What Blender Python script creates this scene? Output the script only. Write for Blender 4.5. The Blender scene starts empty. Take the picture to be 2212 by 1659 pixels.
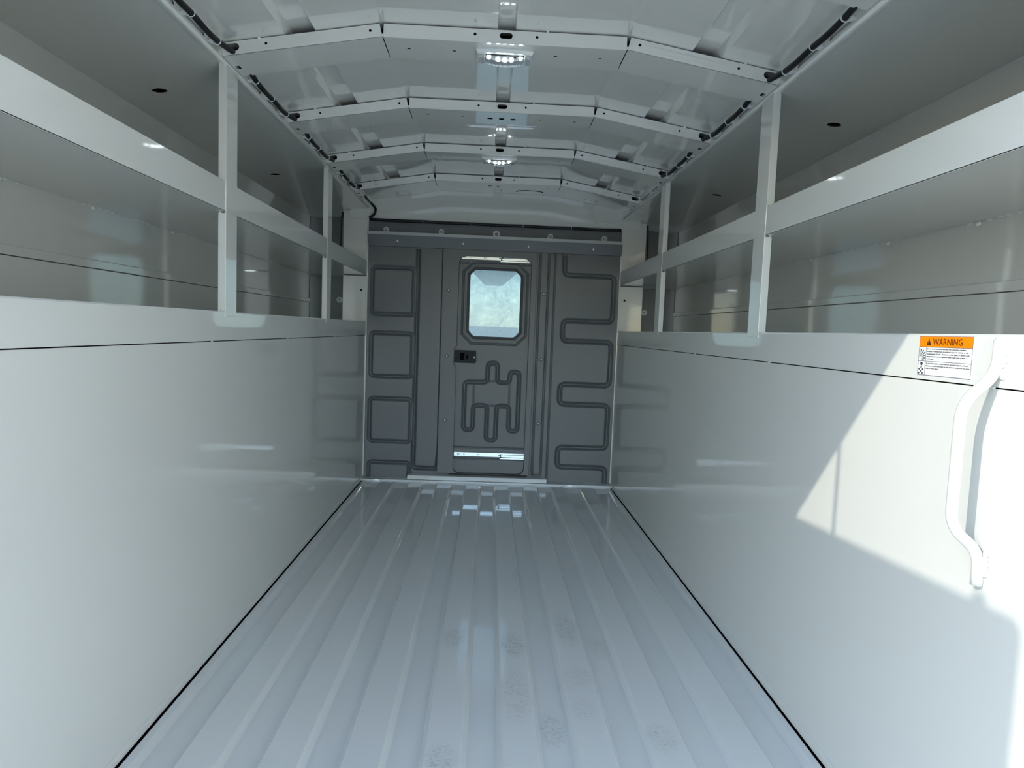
import bpy, bmesh, math, random
import numpy as np
from mathutils import Vector, Matrix
from mathutils.geometry import tessellate_polygon

S = bpy.context.scene
COL = S.collection
random.seed(3)
PI = math.pi

# ------------------------------------------------------------------ camera
cx0, cz0, YAW, PIT, ROL = -0.0119, 0.7498, 0.0359, 0.0790, 0.0388
cam = bpy.data.cameras.new('camera'); cam.sensor_width = 36.0; cam.lens = 1440.0 / 2212.0 * 36.0
cam.clip_start = 0.02; cam.clip_end = 500
co = bpy.data.objects.new('camera', cam); COL.objects.link(co)
cy, sy = math.cos(YAW), math.sin(YAW)
fw = Vector((sy * math.cos(PIT), cy * math.cos(PIT), -math.sin(PIT)))
rt = Vector((cy, -sy, 0)); up = rt.cross(fw)
cr, sr = math.cos(ROL), math.sin(ROL)
ri = rt * cr + up * sr; ui = up * cr - rt * sr
M = Matrix((ri, ui, -fw)).transposed().to_4x4(); M.translation = Vector((cx0, 0, cz0))
co.matrix_world = M
S.camera = co

# ------------------------------------------------------------------ world, sun, exposure
SUND = Vector((1.0, 0.575, -0.675)).normalized()           # direction the sunlight travels
w = bpy.data.worlds.new('sky'); S.world = w; w.use_nodes = True
wn = w.node_tree; wn.nodes.clear()
sky = wn.nodes.new('ShaderNodeTexSky'); sky.sky_type = 'NISHITA'; sky.sun_disc = False
sky.sun_elevation = math.asin(-SUND.z)
sky.sun_rotation = math.atan2(-SUND.x, -SUND.y)
sky.air_density = 1.0; sky.dust_density = 0.3; sky.ozone_density = 1.0
bg = wn.nodes.new('ShaderNodeBackground'); bg.inputs['Strength'].default_value = 0.63
wo = wn.nodes.new('ShaderNodeOutputWorld')
wn.links.new(sky.outputs[0], bg.inputs[0]); wn.links.new(bg.outputs[0], wo.inputs[0])
sl = bpy.data.lights.new('sun', 'SUN'); sl.energy = 2.85; sl.angle = math.radians(0.53); sl.color = (1.0, 0.94, 0.83)
so = bpy.data.objects.new('sun', sl); COL.objects.link(so)
so.rotation_euler = SUND.to_track_quat('-Z', 'Y').to_euler(); so.location = (-6, -4, 5)
S.view_settings.view_transform = 'Standard'; S.view_settings.look = 'None'
S.view_settings.gamma = 1.0; S.view_settings.use_curve_mapping = False
S.view_settings.exposure = -0.12
S.cycles.max_bounces = 12; S.cycles.diffuse_bounces = 7; S.cycles.glossy_bounces = 6
S.cycles.transmission_bounces = 8; S.cycles.blur_glossy = 0.5; S.cycles.sample_clamp_indirect = 8.0
S.cycles.use_denoising = True

# ------------------------------------------------------------------ materials
def mat(name, base, rough=0.4, metal=0.0, coat=0.0, coat_r=0.1, bump=0.0, bscale=300.0, var=0.0, emit=None, estr=0.0, spec=0.5):
    m = bpy.data.materials.new(name); m.use_nodes = True
    nt = m.node_tree; b = nt.nodes['Principled BSDF']
    b.inputs['Base Color'].default_value = (*base, 1); b.inputs['Roughness'].default_value = rough
    b.inputs['Metallic'].default_value = metal; b.inputs['Coat Weight'].default_value = coat
    b.inputs['Coat Roughness'].default_value = coat_r; b.inputs['Coat IOR'].default_value = 1.8; b.inputs['Specular IOR Level'].default_value = spec
    tc = nt.nodes.new('ShaderNodeTexCoord')
    if bump > 0:
        n = nt.nodes.new('ShaderNodeTexNoise'); n.inputs['Scale'].default_value = bscale; n.inputs['Detail'].default_value = 2
        bp = nt.nodes.new('ShaderNodeBump'); bp.inputs['Strength'].default_value = bump; bp.inputs['Distance'].default_value = 0.001
        nt.links.new(tc.outputs['Object'], n.inputs['Vector']); nt.links.new(n.outputs['Fac'], bp.inputs['Height'])
        nt.links.new(bp.outputs[0], b.inputs['Normal'])
        if coat > 0: nt.links.new(bp.outputs[0], b.inputs['Coat Normal'])
    if var > 0:
        n = nt.nodes.new('ShaderNodeTexNoise'); n.inputs['Scale'].default_value = 3.0; n.inputs['Detail'].default_value = 5
        mr = nt.nodes.new('ShaderNodeMapRange'); mr.inputs['To Min'].default_value = 1 - var; mr.inputs['To Max'].default_value = 1.0
        mx = nt.nodes.new('ShaderNodeMix'); mx.data_type = 'RGBA'; mx.blend_type = 'MULTIPLY'; mx.inputs['Factor'].default_value = 1
        mx.inputs['A'].default_value = (*base, 1)
        nt.links.new(tc.outputs['Object'], n.inputs['Vector']); nt.links.new(n.outputs['Fac'], mr.inputs['Value'])
        nt.links.new(mr.outputs[0], mx.inputs['B']); nt.links.new(mx.outputs['Result'], b.inputs['Base Color'])
    if emit:
        b.inputs['Emission Color'].default_value = (*emit, 1); b.inputs['Emission Strength'].default_value = estr
    return m

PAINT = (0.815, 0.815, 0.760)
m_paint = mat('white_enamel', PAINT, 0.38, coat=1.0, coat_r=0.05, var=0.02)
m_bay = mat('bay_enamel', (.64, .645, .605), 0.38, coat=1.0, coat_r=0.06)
m_roof = mat('white_enamel_roof', PAINT, 0.35, coat=1.0, coat_r=0.02)
m_partition = mat('grey_pressed_panel', (0.130, 0.142, 0.148), 0.42, coat=0.15, coat_r=0.3, bump=0.10, bscale=900)
m_black = mat('black_plastic', (0.008, 0.010, 0.013), 0.5, spec=0.3)
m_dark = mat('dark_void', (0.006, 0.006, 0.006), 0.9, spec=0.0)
m_cable = mat('black_cable_sleeve', (0.006, 0.006, 0.007), 0.5)
m_nylon = mat('white_nylon', (0.78, 0.80, 0.78), 0.4)
m_zinc = mat('zinc_steel', (0.70, 0.76, 0.80), 0.28, metal=1.0, bump=0.05, bscale=200)
m_screw = mat('bright_screw', (0.92, 0.93, 0.93), 0.3, coat=1.0)
m_concrete = mat('concrete', (0.62, 0.60, 0.55), 0.9, bump=0.4, bscale=8, var=0.25)
m_seal = mat('rubber_seal', (0.07, 0.075, 0.08), 0.6)
m_label_white = mat('label_white', (0.88, 0.88, 0.85), 0.35)
m_orange = mat('label_orange', (1.0, 0.26, 0.0), 0.35)
m_ink = mat('label_ink', (0.012, 0.012, 0.02), 0.5)
m_brownink = mat('label_brown_ink', (0.13, 0.018, 0.0), 0.5)
m_cabtrim = mat('cab_headliner', (0.30, 0.30, 0.30), 0.8)
m_dash = mat('cab_dash', (0.08, 0.11, 0.16), 0.6)
m_led = mat('led_chip', (1, 1, 1), 0.3, emit=(0.90, 0.97, 1.0), estr=14.0)
m_bezel = mat('lamp_bezel', (0.80, 0.83, 0.80), 0.25, coat=0.5, coat_r=0.1)
m_weld = mat('painted_weld', (0.80, 0.82, 0.79), 0.35, coat=1.0, coat_r=0.15)

# lens: clear ribbed plastic
m_lens = bpy.data.materials.new('lamp_lens'); m_lens.use_nodes = True
b = m_lens.node_tree.nodes['Principled BSDF']
b.inputs['Base Color'].default_value = (0.92, 0.97, 0.98, 1); b.inputs['Roughness'].default_value = 0.08
b.inputs['Transmission Weight'].default_value = 0.45; b.inputs['IOR'].default_value = 1.4
nt = m_lens.node_tree
wv = nt.nodes.new('ShaderNodeTexWave'); wv.inputs['Scale'].default_value = 90; tc = nt.nodes.new('ShaderNodeTexCoord')
bp = nt.nodes.new('ShaderNodeBump'); bp.inputs['Strength'].default_value = 0.5; bp.inputs['Distance'].default_value = 0.001
nt.links.new(tc.outputs['Object'], wv.inputs['Vector']); nt.links.new(wv.outputs['Fac'], bp.inputs['Height']); nt.links.new(bp.outputs[0], b.inputs['Normal'])

# window: glass carrying a crinkled protective film
m_glass = bpy.data.materials.new('window_film_glass'); m_glass.use_nodes = True
nt = m_glass.node_tree; nt.nodes.clear()
out = nt.nodes.new('ShaderNodeOutputMaterial'); tr = nt.nodes.new('ShaderNodeBsdfTransparent'); tl = nt.nodes.new('ShaderNodeBsdfTranslucent')
gl = nt.nodes.new('ShaderNodeBsdfGlossy'); gl.inputs['Roughness'].default_value = 0.15
tr.inputs[0].default_value = (0.62, 0.72, 0.74, 1); tl.inputs[0].default_value = (0.50, 0.62, 0.66, 1)
mx = nt.nodes.new('ShaderNodeMixShader'); mx2 = nt.nodes.new('ShaderNodeMixShader'); mx2.inputs[0].default_value = 0.05
tc = nt.nodes.new('ShaderNodeTexCoord'); n1 = nt.nodes.new('ShaderNodeTexNoise'); n1.inputs['Scale'].default_value = 28; n1.inputs['Detail'].default_value = 9
n1.inputs['Roughness'].default_value = 0.7; n1.inputs['Distortion'].default_value = 1.2
mr = nt.nodes.new('ShaderNodeMapRange'); mr.inputs['From Min'].default_value = 0.3; mr.inputs['From Max'].default_value = 0.7
mr.inputs['To Min'].default_value = 0.45; mr.inputs['To Max'].default_value = 0.75
nt.links.new(tc.outputs['Object'], n1.inputs['Vector']); nt.links.new(n1.outputs['Fac'], mr.inputs['Value']); nt.links.new(mr.outputs[0], mx.inputs[0])
nt.links.new(tr.outputs[0], mx.inputs[1]); nt.links.new(tl.outputs[0], mx.inputs[2])
nt.links.new(mx.outputs[0], mx2.inputs[1]); nt.links.new(gl.outputs[0], mx2.inputs[2]); nt.links.new(mx2.outputs[0], out.inputs[0])

# floor: enamel with boot scuffs
m_floor = mat('floor_enamel', (0.80, 0.81, 0.79), 0.36, coat=1.0, coat_r=0.05, bump=0.006, bscale=12)
nt = m_floor.node_tree; b = nt.nodes['Principled BSDF']
tc = nt.nodes.new('ShaderNodeTexCoord')
def mth(op, a, bb=None, cc=None):
    n = nt.nodes.new('ShaderNodeMath'); n.operation = op
    for i, v in enumerate((a, bb, cc)):
        if v is None: continue
        if isinstance(v, (int, float)): n.inputs[i].default_value = v
        else: nt.links.new(v, n.inputs[i])
    return n.outputs[0]
acc = None
for (x, y, rx, ry, st) in [(-0.072, 1.565, .032, .065, .8), (0.068, 1.54, .036, .075, 1.0), (0.207, 1.63, .034, .10, 1.0), (0.278, 1.56, .03, .07, .5),
                           (0.068, 1.32, .036, .12, .75), (0.135, 1.22, .03, .07, .8), (0.336, 1.175, .035, .06, .7), (-0.070, 1.11, .034, .05, .9),
                           (0.188, 1.38, .03, .05, .4), (-0.04, 1.98, .02, .10, .4), (0.10, 1.99, .02, .08, .5), (0.215, 1.40, .03, .05, .5), (0.20, 1.27, .03, .05, .5)]:
    mp = nt.nodes.new('ShaderNodeMapping'); mp.vector_type = 'TEXTURE'
    mp.inputs['Location'].default_value = (x, y, 0); mp.inputs['Scale'].default_value = (rx, ry, 1000)
    nt.links.new(tc.outputs['Object'], mp.inputs['Vector'])
    ln = nt.nodes.new('ShaderNodeVectorMath'); ln.operation = 'LENGTH'; nt.links.new(mp.outputs[0], ln.inputs[0])
    q = mth('MULTIPLY', mth('MAXIMUM', mth('SUBTRACT', 1.0, ln.outputs['Value']), 0.0), st * 2.2)
    q = mth('MINIMUM', q, st)
    acc = q if acc is None else mth('MAXIMUM', acc, q)
mp = nt.nodes.new('ShaderNodeMapping'); mp.inputs['Scale'].default_value = (38, 85, 1); nt.links.new(tc.outputs['Object'], mp.inputs['Vector'])
ns = nt.nodes.new('ShaderNodeTexNoise'); ns.inputs['Scale'].default_value = 1.0; ns.inputs['Detail'].default_value = 4; ns.inputs['Distortion'].default_value = 2.0
nt.links.new(mp.outputs[0], ns.inputs['Vector'])
rid = mth('ABSOLUTE', mth('SUBTRACT', ns.outputs['Fac'], 0.5))
line = nt.nodes.new('ShaderNodeMapRange'); line.inputs['From Min'].default_value = 0.0; line.inputs['From Max'].default_value = 0.035
line.inputs['To Min'].default_value = 1.0; line.inputs['To Max'].default_value = 0.0
nt.links.new(rid, line.inputs['Value'])
stn = mth('MULTIPLY', mth('MULTIPLY', acc, line.outputs[0]), 0.42)
stn = mth('ADD', stn, mth('MULTIPLY', acc, 0.05))
# fine specks of grit
vs = nt.nodes.new('ShaderNodeTexVoronoi'); vs.inputs['Scale'].default_value = 45; nt.links.new(tc.outputs['Object'], vs.inputs['Vector'])
sp = nt.nodes.new('ShaderNodeMapRange'); sp.inputs['From Min'].default_value = 0.02; sp.inputs['From Max'].default_value = 0.045
sp.inputs['To Min'].default_value = 0.25; sp.inputs['To Max'].default_value = 0.0
nt.links.new(vs.outputs['Distance'], sp.inputs['Value'])
stn = mth('MAXIMUM', stn, sp.outputs[0])
mxc = nt.nodes.new('ShaderNodeMix'); mxc.data_type = 'RGBA'; mxc.inputs['A'].default_value = (0.80, 0.81, 0.79, 1); mxc.inputs['B'].default_value = (0.10, 0.09, 0.08, 1)
nt.links.new(stn, mxc.inputs['Factor']); nt.links.new(mxc.outputs['Result'], b.inputs['Base Color'])

# ------------------------------------------------------------------ helpers
def tag(o, label=None, cat=None, group=None, kind=None):
    if label: o['label'] = label
    if cat: o['category'] = cat
    if group: o['group'] = group
    if kind: o['kind'] = kind
    return o
def empty(name, loc=(0, 0, 0)):
    o = bpy.data.objects.new(name, None); o.empty_display_size = 0.05; COL.objects.link(o); o.location = loc; return o
def wloc(o):
    t = Vector(o.location)
    return t if o.parent is None else t + o.matrix_parent_inverse.translation + wloc(o.parent)
def setp(o, parent):
    if parent is not None:
        o.parent = parent
        o.matrix_parent_inverse = Matrix.Translation(-wloc(parent))
def link(name, me, material, parent=None, bevel=0.0, smooth=False, kind=None):
    me.materials.append(material)
    o = bpy.data.objects.new(name, me); COL.objects.link(o)
    if parent is not None: setp(o, parent)
    if smooth:
        for p in me.polygons: p.use_smooth = True
    if bevel > 0:
        md = o.modifiers.new('bevel', 'BEVEL'); md.width = bevel; md.segments = 2; md.limit_method = 'ANGLE'; md.angle_limit = math.radians(40)
        md.harden_normals = False
    if kind: o['kind'] = kind
    return o

class MB:
    def __init__(s): s.v = []; s.f = []
    def add(s, vs, fs):
        n = len(s.v); s.v += [tuple(p) for p in vs]; s.f += [tuple(i + n for i in f) for f in fs]; return s
    def box(s, x0, x1, y0, y1, z0, z1):
        x0, x1 = sorted((x0, x1)); y0, y1 = sorted((y0, y1)); z0, z1 = sorted((z0, z1))
        return s.add([(x0, y0, z0), (x1, y0, z0), (x1, y1, z0), (x0, y1, z0), (x0, y0, z1), (x1, y0, z1), (x1, y1, z1), (x0, y1, z1)],
                     [(3, 2, 1, 0), (4, 5, 6, 7), (0, 1, 5, 4), (1, 2, 6, 5), (2, 3, 7, 6), (3, 0, 4, 7)])
    def prism(s, prof, axis, a, b):
        """closed 2D profile swept along an axis; profile coordinates are the two other axes in order"""
        n = len(prof)
        def P(p, t):
            if axis == 'y': return (p[0], t, p[1])
            if axis == 'x': return (t, p[0], p[1])
            return (p[0], p[1], t)
        vs = [P(p, a) for p in prof] + [P(p, b) for p in prof]
        fs = [(i, (i + 1) % n, (i + 1) % n + n, i + n) for i in range(n)]
        tri = tessellate_polygon([[Vector((p[0], p[1], 0)) for p in prof]])
        fs += [tuple(t) for t in tri] + [tuple(i + n for i in reversed(t)) for t in tri]
        return s.add(vs, fs)
    def plate(s, outline, holes, O, U, V, th):
        """flat sheet with real holes: outline/holes are 2D loops in the U,V frame at O, thickness th along U x V"""
        O, U, V = Vector(O), Vector(U), Vector(V); N = U.cross(V).normalized() * th
        loops = [outline] + list(holes)
        tri = tessellate_polygon([[Vector((p[0], p[1], 0)) for p in lp] for lp in loops])
        flat = [p for lp in loops for p in lp]; n = len(flat)
        vs = [O + U * p[0] + V * p[1] for p in flat] + [O + U * p[0] + V * p[1] + N for p in flat]
        fs = [tuple(t) for t in tri] + [tuple(i + n for i in reversed(t)) for t in tri]
        k = 0
        for lp in loops:
            m = len(lp)
            for i in range(m): fs.append((k + i, k + (i + 1) % m, k + (i + 1) % m + n, k + i + n))
            k += m
        return s.add(vs, fs)
    def tube(s, pts, r, seg=12, cap=True):
        pts = [Vector(p) for p in pts]; n = len(pts)
        t0 = (pts[1] - pts[0]).normalized()
        a = t0.cross(Vector((0, 0, 1)));
        if a.length < 1e-3: a = t0.cross(Vector((1, 0, 0)))
        a.normalize(); vs = []; fs = []
        for i, p in enumerate(pts):
            t = (pts[min(i + 1, n - 1)] - pts[max(i - 1, 0)]).normalized()
            a = (a - t * a.dot(t)).normalized(); c = t.cross(a)
            rr = r[i] if isinstance(r, (list, tuple)) else r
            for k in range(seg):
                q = 2 * PI * k / seg; vs.append(p + (a * math.cos(q) + c * math.sin(q)) * rr)
        for i in range(n - 1):
            for k in range(seg):
                k2 = (k + 1) % seg; fs.append((i * seg + k, i * seg + k2, (i + 1) * seg + k2, (i + 1) * seg + k))
        if cap:
            fs.append(tuple(reversed(range(seg)))); fs.append(tuple(range((n - 1) * seg, n * seg)))
        return s.add(vs, fs)
    def lathe(s, prof, O, axis, seg=20):
        """profile (radius, height) turned about an axis through O"""
        O = Vector(O); A = Vector(axis).normalized(); a = A.orthogonal().normalized(); c = A.cross(a); vs = []; fs = []
        for (r, h) in prof:
            for k in range(seg):
                q = 2 * PI * k / seg; vs.append(O + A * h + (a * math.cos(q) + c * math.sin(q)) * max(r, 1e-5))
        for i in range(len(prof) - 1):
            for k in range(seg):
                k2 = (k + 1) % seg; fs.append((i * seg + k, i * seg + k2, (i + 1) * seg + k2, (i + 1) * seg + k))
        fs.append(tuple(reversed(range(seg)))); fs.append(tuple(range((len(prof) - 1) * seg, len(prof) * seg)))
        return s.add(vs, fs)
    def torus(s, O, axis, R, r, n=20, m=8):
        O = Vector(O); A = Vector(axis).normalized(); a = A.orthogonal().normalized(); c = A.cross(a); vs = []; fs = []
        for i in range(n):
            q = 2 * PI * i / n; d = a * math.cos(q) + c * math.sin(q)
            for j in range(m):
                u = 2 * PI * j / m; vs.append(O + d * (R + r * math.cos(u)) + A * r * math.sin(u))
        for i in range(n):
            for j in range(m):
                fs.append((i * m + j, ((i + 1) % n) * m + j, ((i + 1) % n) * m + (j + 1) % m, i * m + (j + 1) % m))
        return s.add(vs, fs)
    def blob(s, O, rx, ry, rz, seed=0):
        rnd = random.Random(seed); bm = bmesh.new(); bmesh.ops.create_icosphere(bm, subdivisions=2, radius=1)
        for v in bm.verts:
            k = 1 + rnd.uniform(-.12, .12); v.co = Vector((O[0] + v.co.x * rx * k, O[1] + v.co.y * ry * k, O[2] + v.co.z * rz * k))
        bm.verts.ensure_lookup_table()
        s.add([v.co[:] for v in bm.verts], [[v.index for v in f.verts] for f in bm.faces]); bm.free(); return s
    def mesh(s, name):
        me = bpy.data.meshes.new(name); me.from_pydata([tuple(v) for v in s.v], [], s.f); me.validate()
        bm = bmesh.new(); bm.from_mesh(me); bmesh.ops.recalc_face_normals(bm, faces=bm.faces); bm.to_mesh(me); bm.free()
        return me
    def build(s, name, material, parent=None, bevel=0.0, smooth=False, kind=None):
        return link(name, s.mesh(name), material, parent, bevel, smooth, kind)

def circ(x, y, r, n=20): return [(x + r * math.cos(2 * PI * k / n), y + r * math.sin(2 * PI * k / n)) for k in range(n)]
def slot(x, y, L, r, n=8, ang=0.0):
    """stadium outline, total length 2L+2r"""
    pts = []
    for k in range(n + 1):
        a = -PI / 2 + PI * k / n; pts.append((L + r * math.cos(a), r * math.sin(a)))
    for k in range(n + 1):
        a = PI / 2 + PI * k / n; pts.append((-L + r * math.cos(a), r * math.sin(a)))
    c, s_ = math.cos(ang), math.sin(ang)
    return [(x + p[0] * c - p[1] * s_, y + p[0] * s_ + p[1] * c) for p in pts]
def rrect(x0, x1, y0, y1, r, n=6):
    if isinstance(r, (int, float)): r = (r,) * 4          # bl, br, tr, tl
    pts = []
    for (cx, cy_, a0, rr) in ((x0 + r[0], y0 + r[0], PI, r[0]), (x1 - r[1], y0 + r[1], 1.5 * PI, r[1]), (x1 - r[2], y1 - r[2], 0, r[2]), (x0 + r[3], y1 - r[3], .5 * PI, r[3])):
        for k in range(n + 1):
            a = a0 + .5 * PI * k / n; pts.append((cx + rr * math.cos(a), cy_ + rr * math.sin(a)))
    return pts
def octo(cx, cz, hw, hh, c):
    return [(cx - hw + c, cz - hh), (cx + hw - c, cz - hh), (cx + hw, cz - hh + c), (cx + hw, cz + hh - c), (cx + hw - c, cz + hh), (cx - hw + c, cz + hh), (cx - hw, cz + hh - c), (cx - hw, cz - hh + c)]
def smooth_path(pts, r, n=6):
    """round the corners of a polyline"""
    pts = [Vector(p) for p in pts]; outp = [pts[0]]
    for i in range(1, len(pts) - 1):
        a, b_, c = pts[i - 1], pts[i], pts[i + 1]; d1 = (a - b_); d2 = (c - b_)
        k = min(r, d1.length * .49, d2.length * .49); p0 = b_ + d1.normalized() * k; p1 = b_ + d2.normalized() * k
        for j in range(n + 1):
            t = j / n; outp.append(p0 * (1 - t) ** 2 + b_ * 2 * t * (1 - t) + p1 * t * t)
    outp.append(pts[-1]); return outp

H = 0.61          # half width of the aisle
D = 3.2498        # partition
YR = 0.715        # rear end of the side walls
BOW = [1.5035 + 0.4608 * (i - 1) for i in range(5)]       # rear faces of the five roof bows
BW = 0.114
ZE, ZB, XB = 1.313, 1.372, 0.2666                        # underside height at the ends and bends, bend position
ZK = 0.0285                                              # bow height

# ------------------------------------------------------------------ structure: ground
g = MB().box(-40, 40, -40, 60, -0.95, -0.85).build('ground', m_concrete, kind='structure')
tag(g, 'grey concrete yard under the truck')

bounce_ob = MB().box(4.2, 12.0, -24, 0.0, -0.86, 4.6).build('bounce_block', mat('bounce_white', (.80, .80, .77), .7, var=.05), kind='structure')  # unseen white block, added to throw sunlight onto left wall and ceiling
tag(bounce_ob, 'unseen white block added to bounce sunlight onto the left wall, behind the photographer')
# ------------------------------------------------------------------ structure: floor
edges = sorted([s * x for s in (-1, 1) for x in (.034, .103, .172, .2405, .309, .378, .447, .516, .585)])
def floor_profile(dep):
    pr = [(-0.630, -0.020), (-0.6025, -0.020), (-0.6000, 0.0)]
    low = False
    for e in edges:
        a, bb = (0.0, -dep) if not low else (-dep, 0.0)
        pr += [(e - 0.0045, a), (e + 0.0045, bb)]; low = not low
    pr += [(0.6000, 0.0), (0.6025, -0.020), (0.630, -0.020)]
    return pr
secs = [(0.60, .0150), (1.4, .0150), (2.3, .0150), (3.125, .0150), (3.160, .0015), (D, .0015)]
vs = []; fs = []
for k, (y, dep) in enumerate(secs):
    pr = floor_profile(dep); n = len(pr); vs += [(p[0], y, p[1]) for p in pr]
    if k:
        for i in range(n - 1): fs.append(((k - 1) * n + i, (k - 1) * n + i + 1, k * n + i + 1, k * n + i))
mb = MB().add(vs, fs)
floor = mb.build('floor', m_floor, kind='structure')
md = floor.modifiers.new('solid', 'SOLIDIFY'); md.thickness = 0.004; md.offset = -1
md = floor.modifiers.new('bevel', 'BEVEL'); md.width = 0.0016; md.segments = 2; md.limit_method = 'ANGLE'; md.angle_limit = math.radians(25)
tag(floor, 'glossy light grey painted steel floor with lengthwise corrugations')
sub = MB().box(-0.92, 0.92, 0.60, D + .2, -0.12, -0.03).build('floor_underframe', m_dark, floor)

for sx in (-1, 1): MB().box(sx * .6032, sx * .630, .60, 3.20, -.0185, -.012).build('gap_shade_strip', m_dark, floor)  # near-black strips that put the shade of the wall gap into colour

# flange at the front end of the floor
lip_holes = [rrect(x - .012, x + .012, 0.0010, 0.0065, 0.001, 2) for x in (-0.534, 0.004, 0.405)]
fl = MB().plate([(-0.609, -0.002), (0.609, -0.002), (0.609, 0.0125), (-0.609, 0.0125)], lip_holes, (0, 3.205, 0), (1, 0, 0), (0, 0, 1), -0.0015)
fl.box(-0.609, 0.609, 3.205, D, 0.0110, 0.0125)
trim1 = fl.build('trim_1', m_paint, kind='structure'); tag(trim1, 'low painted flange closing the front end of the floor')
sill = MB().plate(rrect(-0.389, 0.291, 0.0128, 0.034, 0.002, 2), [], (0, 3.208, 0), (1, 0, 0), (0, 0, 1), -0.002)
sill.box(-0.389, 0.291, 3.208, D, 0.032, 0.034)
trim2 = sill.build('trim_2', m_paint, bevel=0.001, kind='structure'); tag(trim2, 'light raised threshold strip below the sliding door')

# ------------------------------------------------------------------ structure: side walls
def side_wall(s):
    nm = 'left' if s < 0 else 'right'
    # lower sheet, with a folded foot and a hairline joint under the sill beam
    mb = MB()
    prof = [(H, 0.006), (H, 0.7022), (H + .012, 0.7022), (H + .012, 0.006)]
    mb.prism([(s * a, b_) for a, b_ in prof], 'y', YR, D + .06)
    wl = mb.build('wall_' + nm, m_paint, bevel=0.0012, kind='structure')
    tag(wl, 'glossy white painted steel %s side wall of the cargo body' % nm)
    # foot bead
    MB().prism([(s * (H - .0035), .004), (s * (H - .0035), .018), (s * H, .022), (s * H, .004)], 'y', YR, D).build('wall_foot', m_paint, wl, bevel=0.001)
    MB().prism([(s * (H - .001), 0.7042), (s * (H - .001), 0.7665), (s * (H + .0015), 0.7690), (s * (H + .30), 0.7690), (s * (H + .30), 0.7660), (s * (H + .012), .7660), (s * (H + .012), 0.7042)], 'y', YR, D + .2).build('sill_beam', m_paint, wl)
    MB().box(s * (H + .006), s * (H + .02), YR, D, .69, .715).build('joint_backing', m_dark, wl)
    # outer side panel of the shelf bay: upper sheet, ledge, lower sheet
    XO = 0.900
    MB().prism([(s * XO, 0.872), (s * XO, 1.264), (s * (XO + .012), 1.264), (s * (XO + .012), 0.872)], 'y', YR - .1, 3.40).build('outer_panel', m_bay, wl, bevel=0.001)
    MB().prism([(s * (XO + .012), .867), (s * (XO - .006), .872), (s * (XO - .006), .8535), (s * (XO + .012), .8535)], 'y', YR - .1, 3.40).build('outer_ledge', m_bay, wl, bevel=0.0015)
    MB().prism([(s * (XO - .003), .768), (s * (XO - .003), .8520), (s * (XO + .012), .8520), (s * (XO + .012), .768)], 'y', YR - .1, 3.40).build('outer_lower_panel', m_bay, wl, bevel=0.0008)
    # bay roof with round drain holes (slopes down outwards), and the light filler panel at the front
    U = Vector((s * (XO - H), 0, 1.264 - 1.3105)); L = U.length; U.normalize()
    yh = [b0 + .1367 for b0 in (1.5035,)] + [2.4835]
    holes = [circ((0.806 - H) / abs(U.x), y, 0.0165, 24) for y in (1.640, 2.4835)]
    out2 = [(0, YR - .1), (L + .012, YR - .1), (L + .012, 3.42), (0, 3.42)]
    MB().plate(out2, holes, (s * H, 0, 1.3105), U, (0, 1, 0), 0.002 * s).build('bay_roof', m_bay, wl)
    for y in (1.640, 2.4835): MB().box(s * .775, s * .84, y - .03, y + .03, 1.2895, 1.2935).build('hole_shade_cap', m_dark, wl)  # near-black plates added above the holes so they read as shaded
    # end sheets of the bay
    MB().prism([(s * .74, 3.40), (s * .915, 3.40), (s * .915, 3.42), (s * .74, 3.42)], 'z', .768, 1.30).build('bay_end_panel', m_partition, wl)
    MB().prism([(s * .60, 3.42), (s * .76, 3.42), (s * .76, 3.44), (s * .60, 3.44)], 'z', .768, 1.31).build('bay_end_panel', m_partition, wl)
    MB().prism([(s * (XO + .01), 3.30), (s * (XO - .006), 3.30), (s * (XO - .05), 3.40), (s * (XO + .01), 3.40)], 'z', .768, 1.29).build('bay_corner_panel', m_partition, wl)
    # filler panel folded down from the bay roof to the top of the cover
    v = [(s * H, 2.47, 1.3075), (s * .6215, 2.56, 1.302), (s * .7262, D, 1.2955), (s * H, D, 1.3035)]
    vb = [(a, b_, c + .002) for a, b_, c in v]
    MB().add(v + vb, [(0, 1, 2, 3), (7, 6, 5, 4), (0, 4, 5, 1), (1, 5, 6, 2), (2, 6, 7, 3), (3, 7, 4, 0)]).build('filler_panel', m_paint, wl)
    # outside body skin, closing the truck against daylight
    MB().prism([(s * .93, -.35), (s * .93, 1.36), (s * .915, 1.36), (s * .915, -.35)], 'y', .60, 3.5).build('body_skin', m_paint, wl)
    # roof-edge skirt with long wiring slots, bright folded lip
    sl_ = []
    for b0 in BOW:
        for (a, c) in ((-.262, .040), (-.137, .045)):
            sl_.append(slot(b0 + a, 1.3205, c, .0042, 5))
    sl_.append(slot(3.06, 1.3205, .035, .0042, 5))
    MB().plate([(.66, 1.3115), (3.245, 1.3115), (3.245, 1.350), (.66, 1.350)], sl_, (s * .6075, 0, 0), (0, 1, 0), (0, 0, 1), .0012 * s).build('roof_skirt', m_paint, wl)
    MB().box(s * .612, s * .618, .66, 3.40, 1.305, 1.35).build('skirt_backing', m_roof, wl)
    MB().tube([(s * .6105, .66, 1.3105), (s * .6105, D, 1.3105)], .0036, 8).build('roof_lip', m_paint, wl, smooth=True)
    # weld tacks along the joint
    mb = MB()
    for k, y in enumerate((0.80, 1.46, 2.0, 2.60, 2.93)): mb.blob((s * (H - .0005), y, .7032), .0015, .006, .002, k)
    mb.build('weld_tack', m_weld, wl, smooth=True, kind='stuff')
    # front corner bead between side wall and partition
    MB().box(s * .6062, s * .612, D - .008, D + .002, 0.012, 1.3055).build('corner_bead', m_paint, wl, bevel=0.0015)
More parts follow.
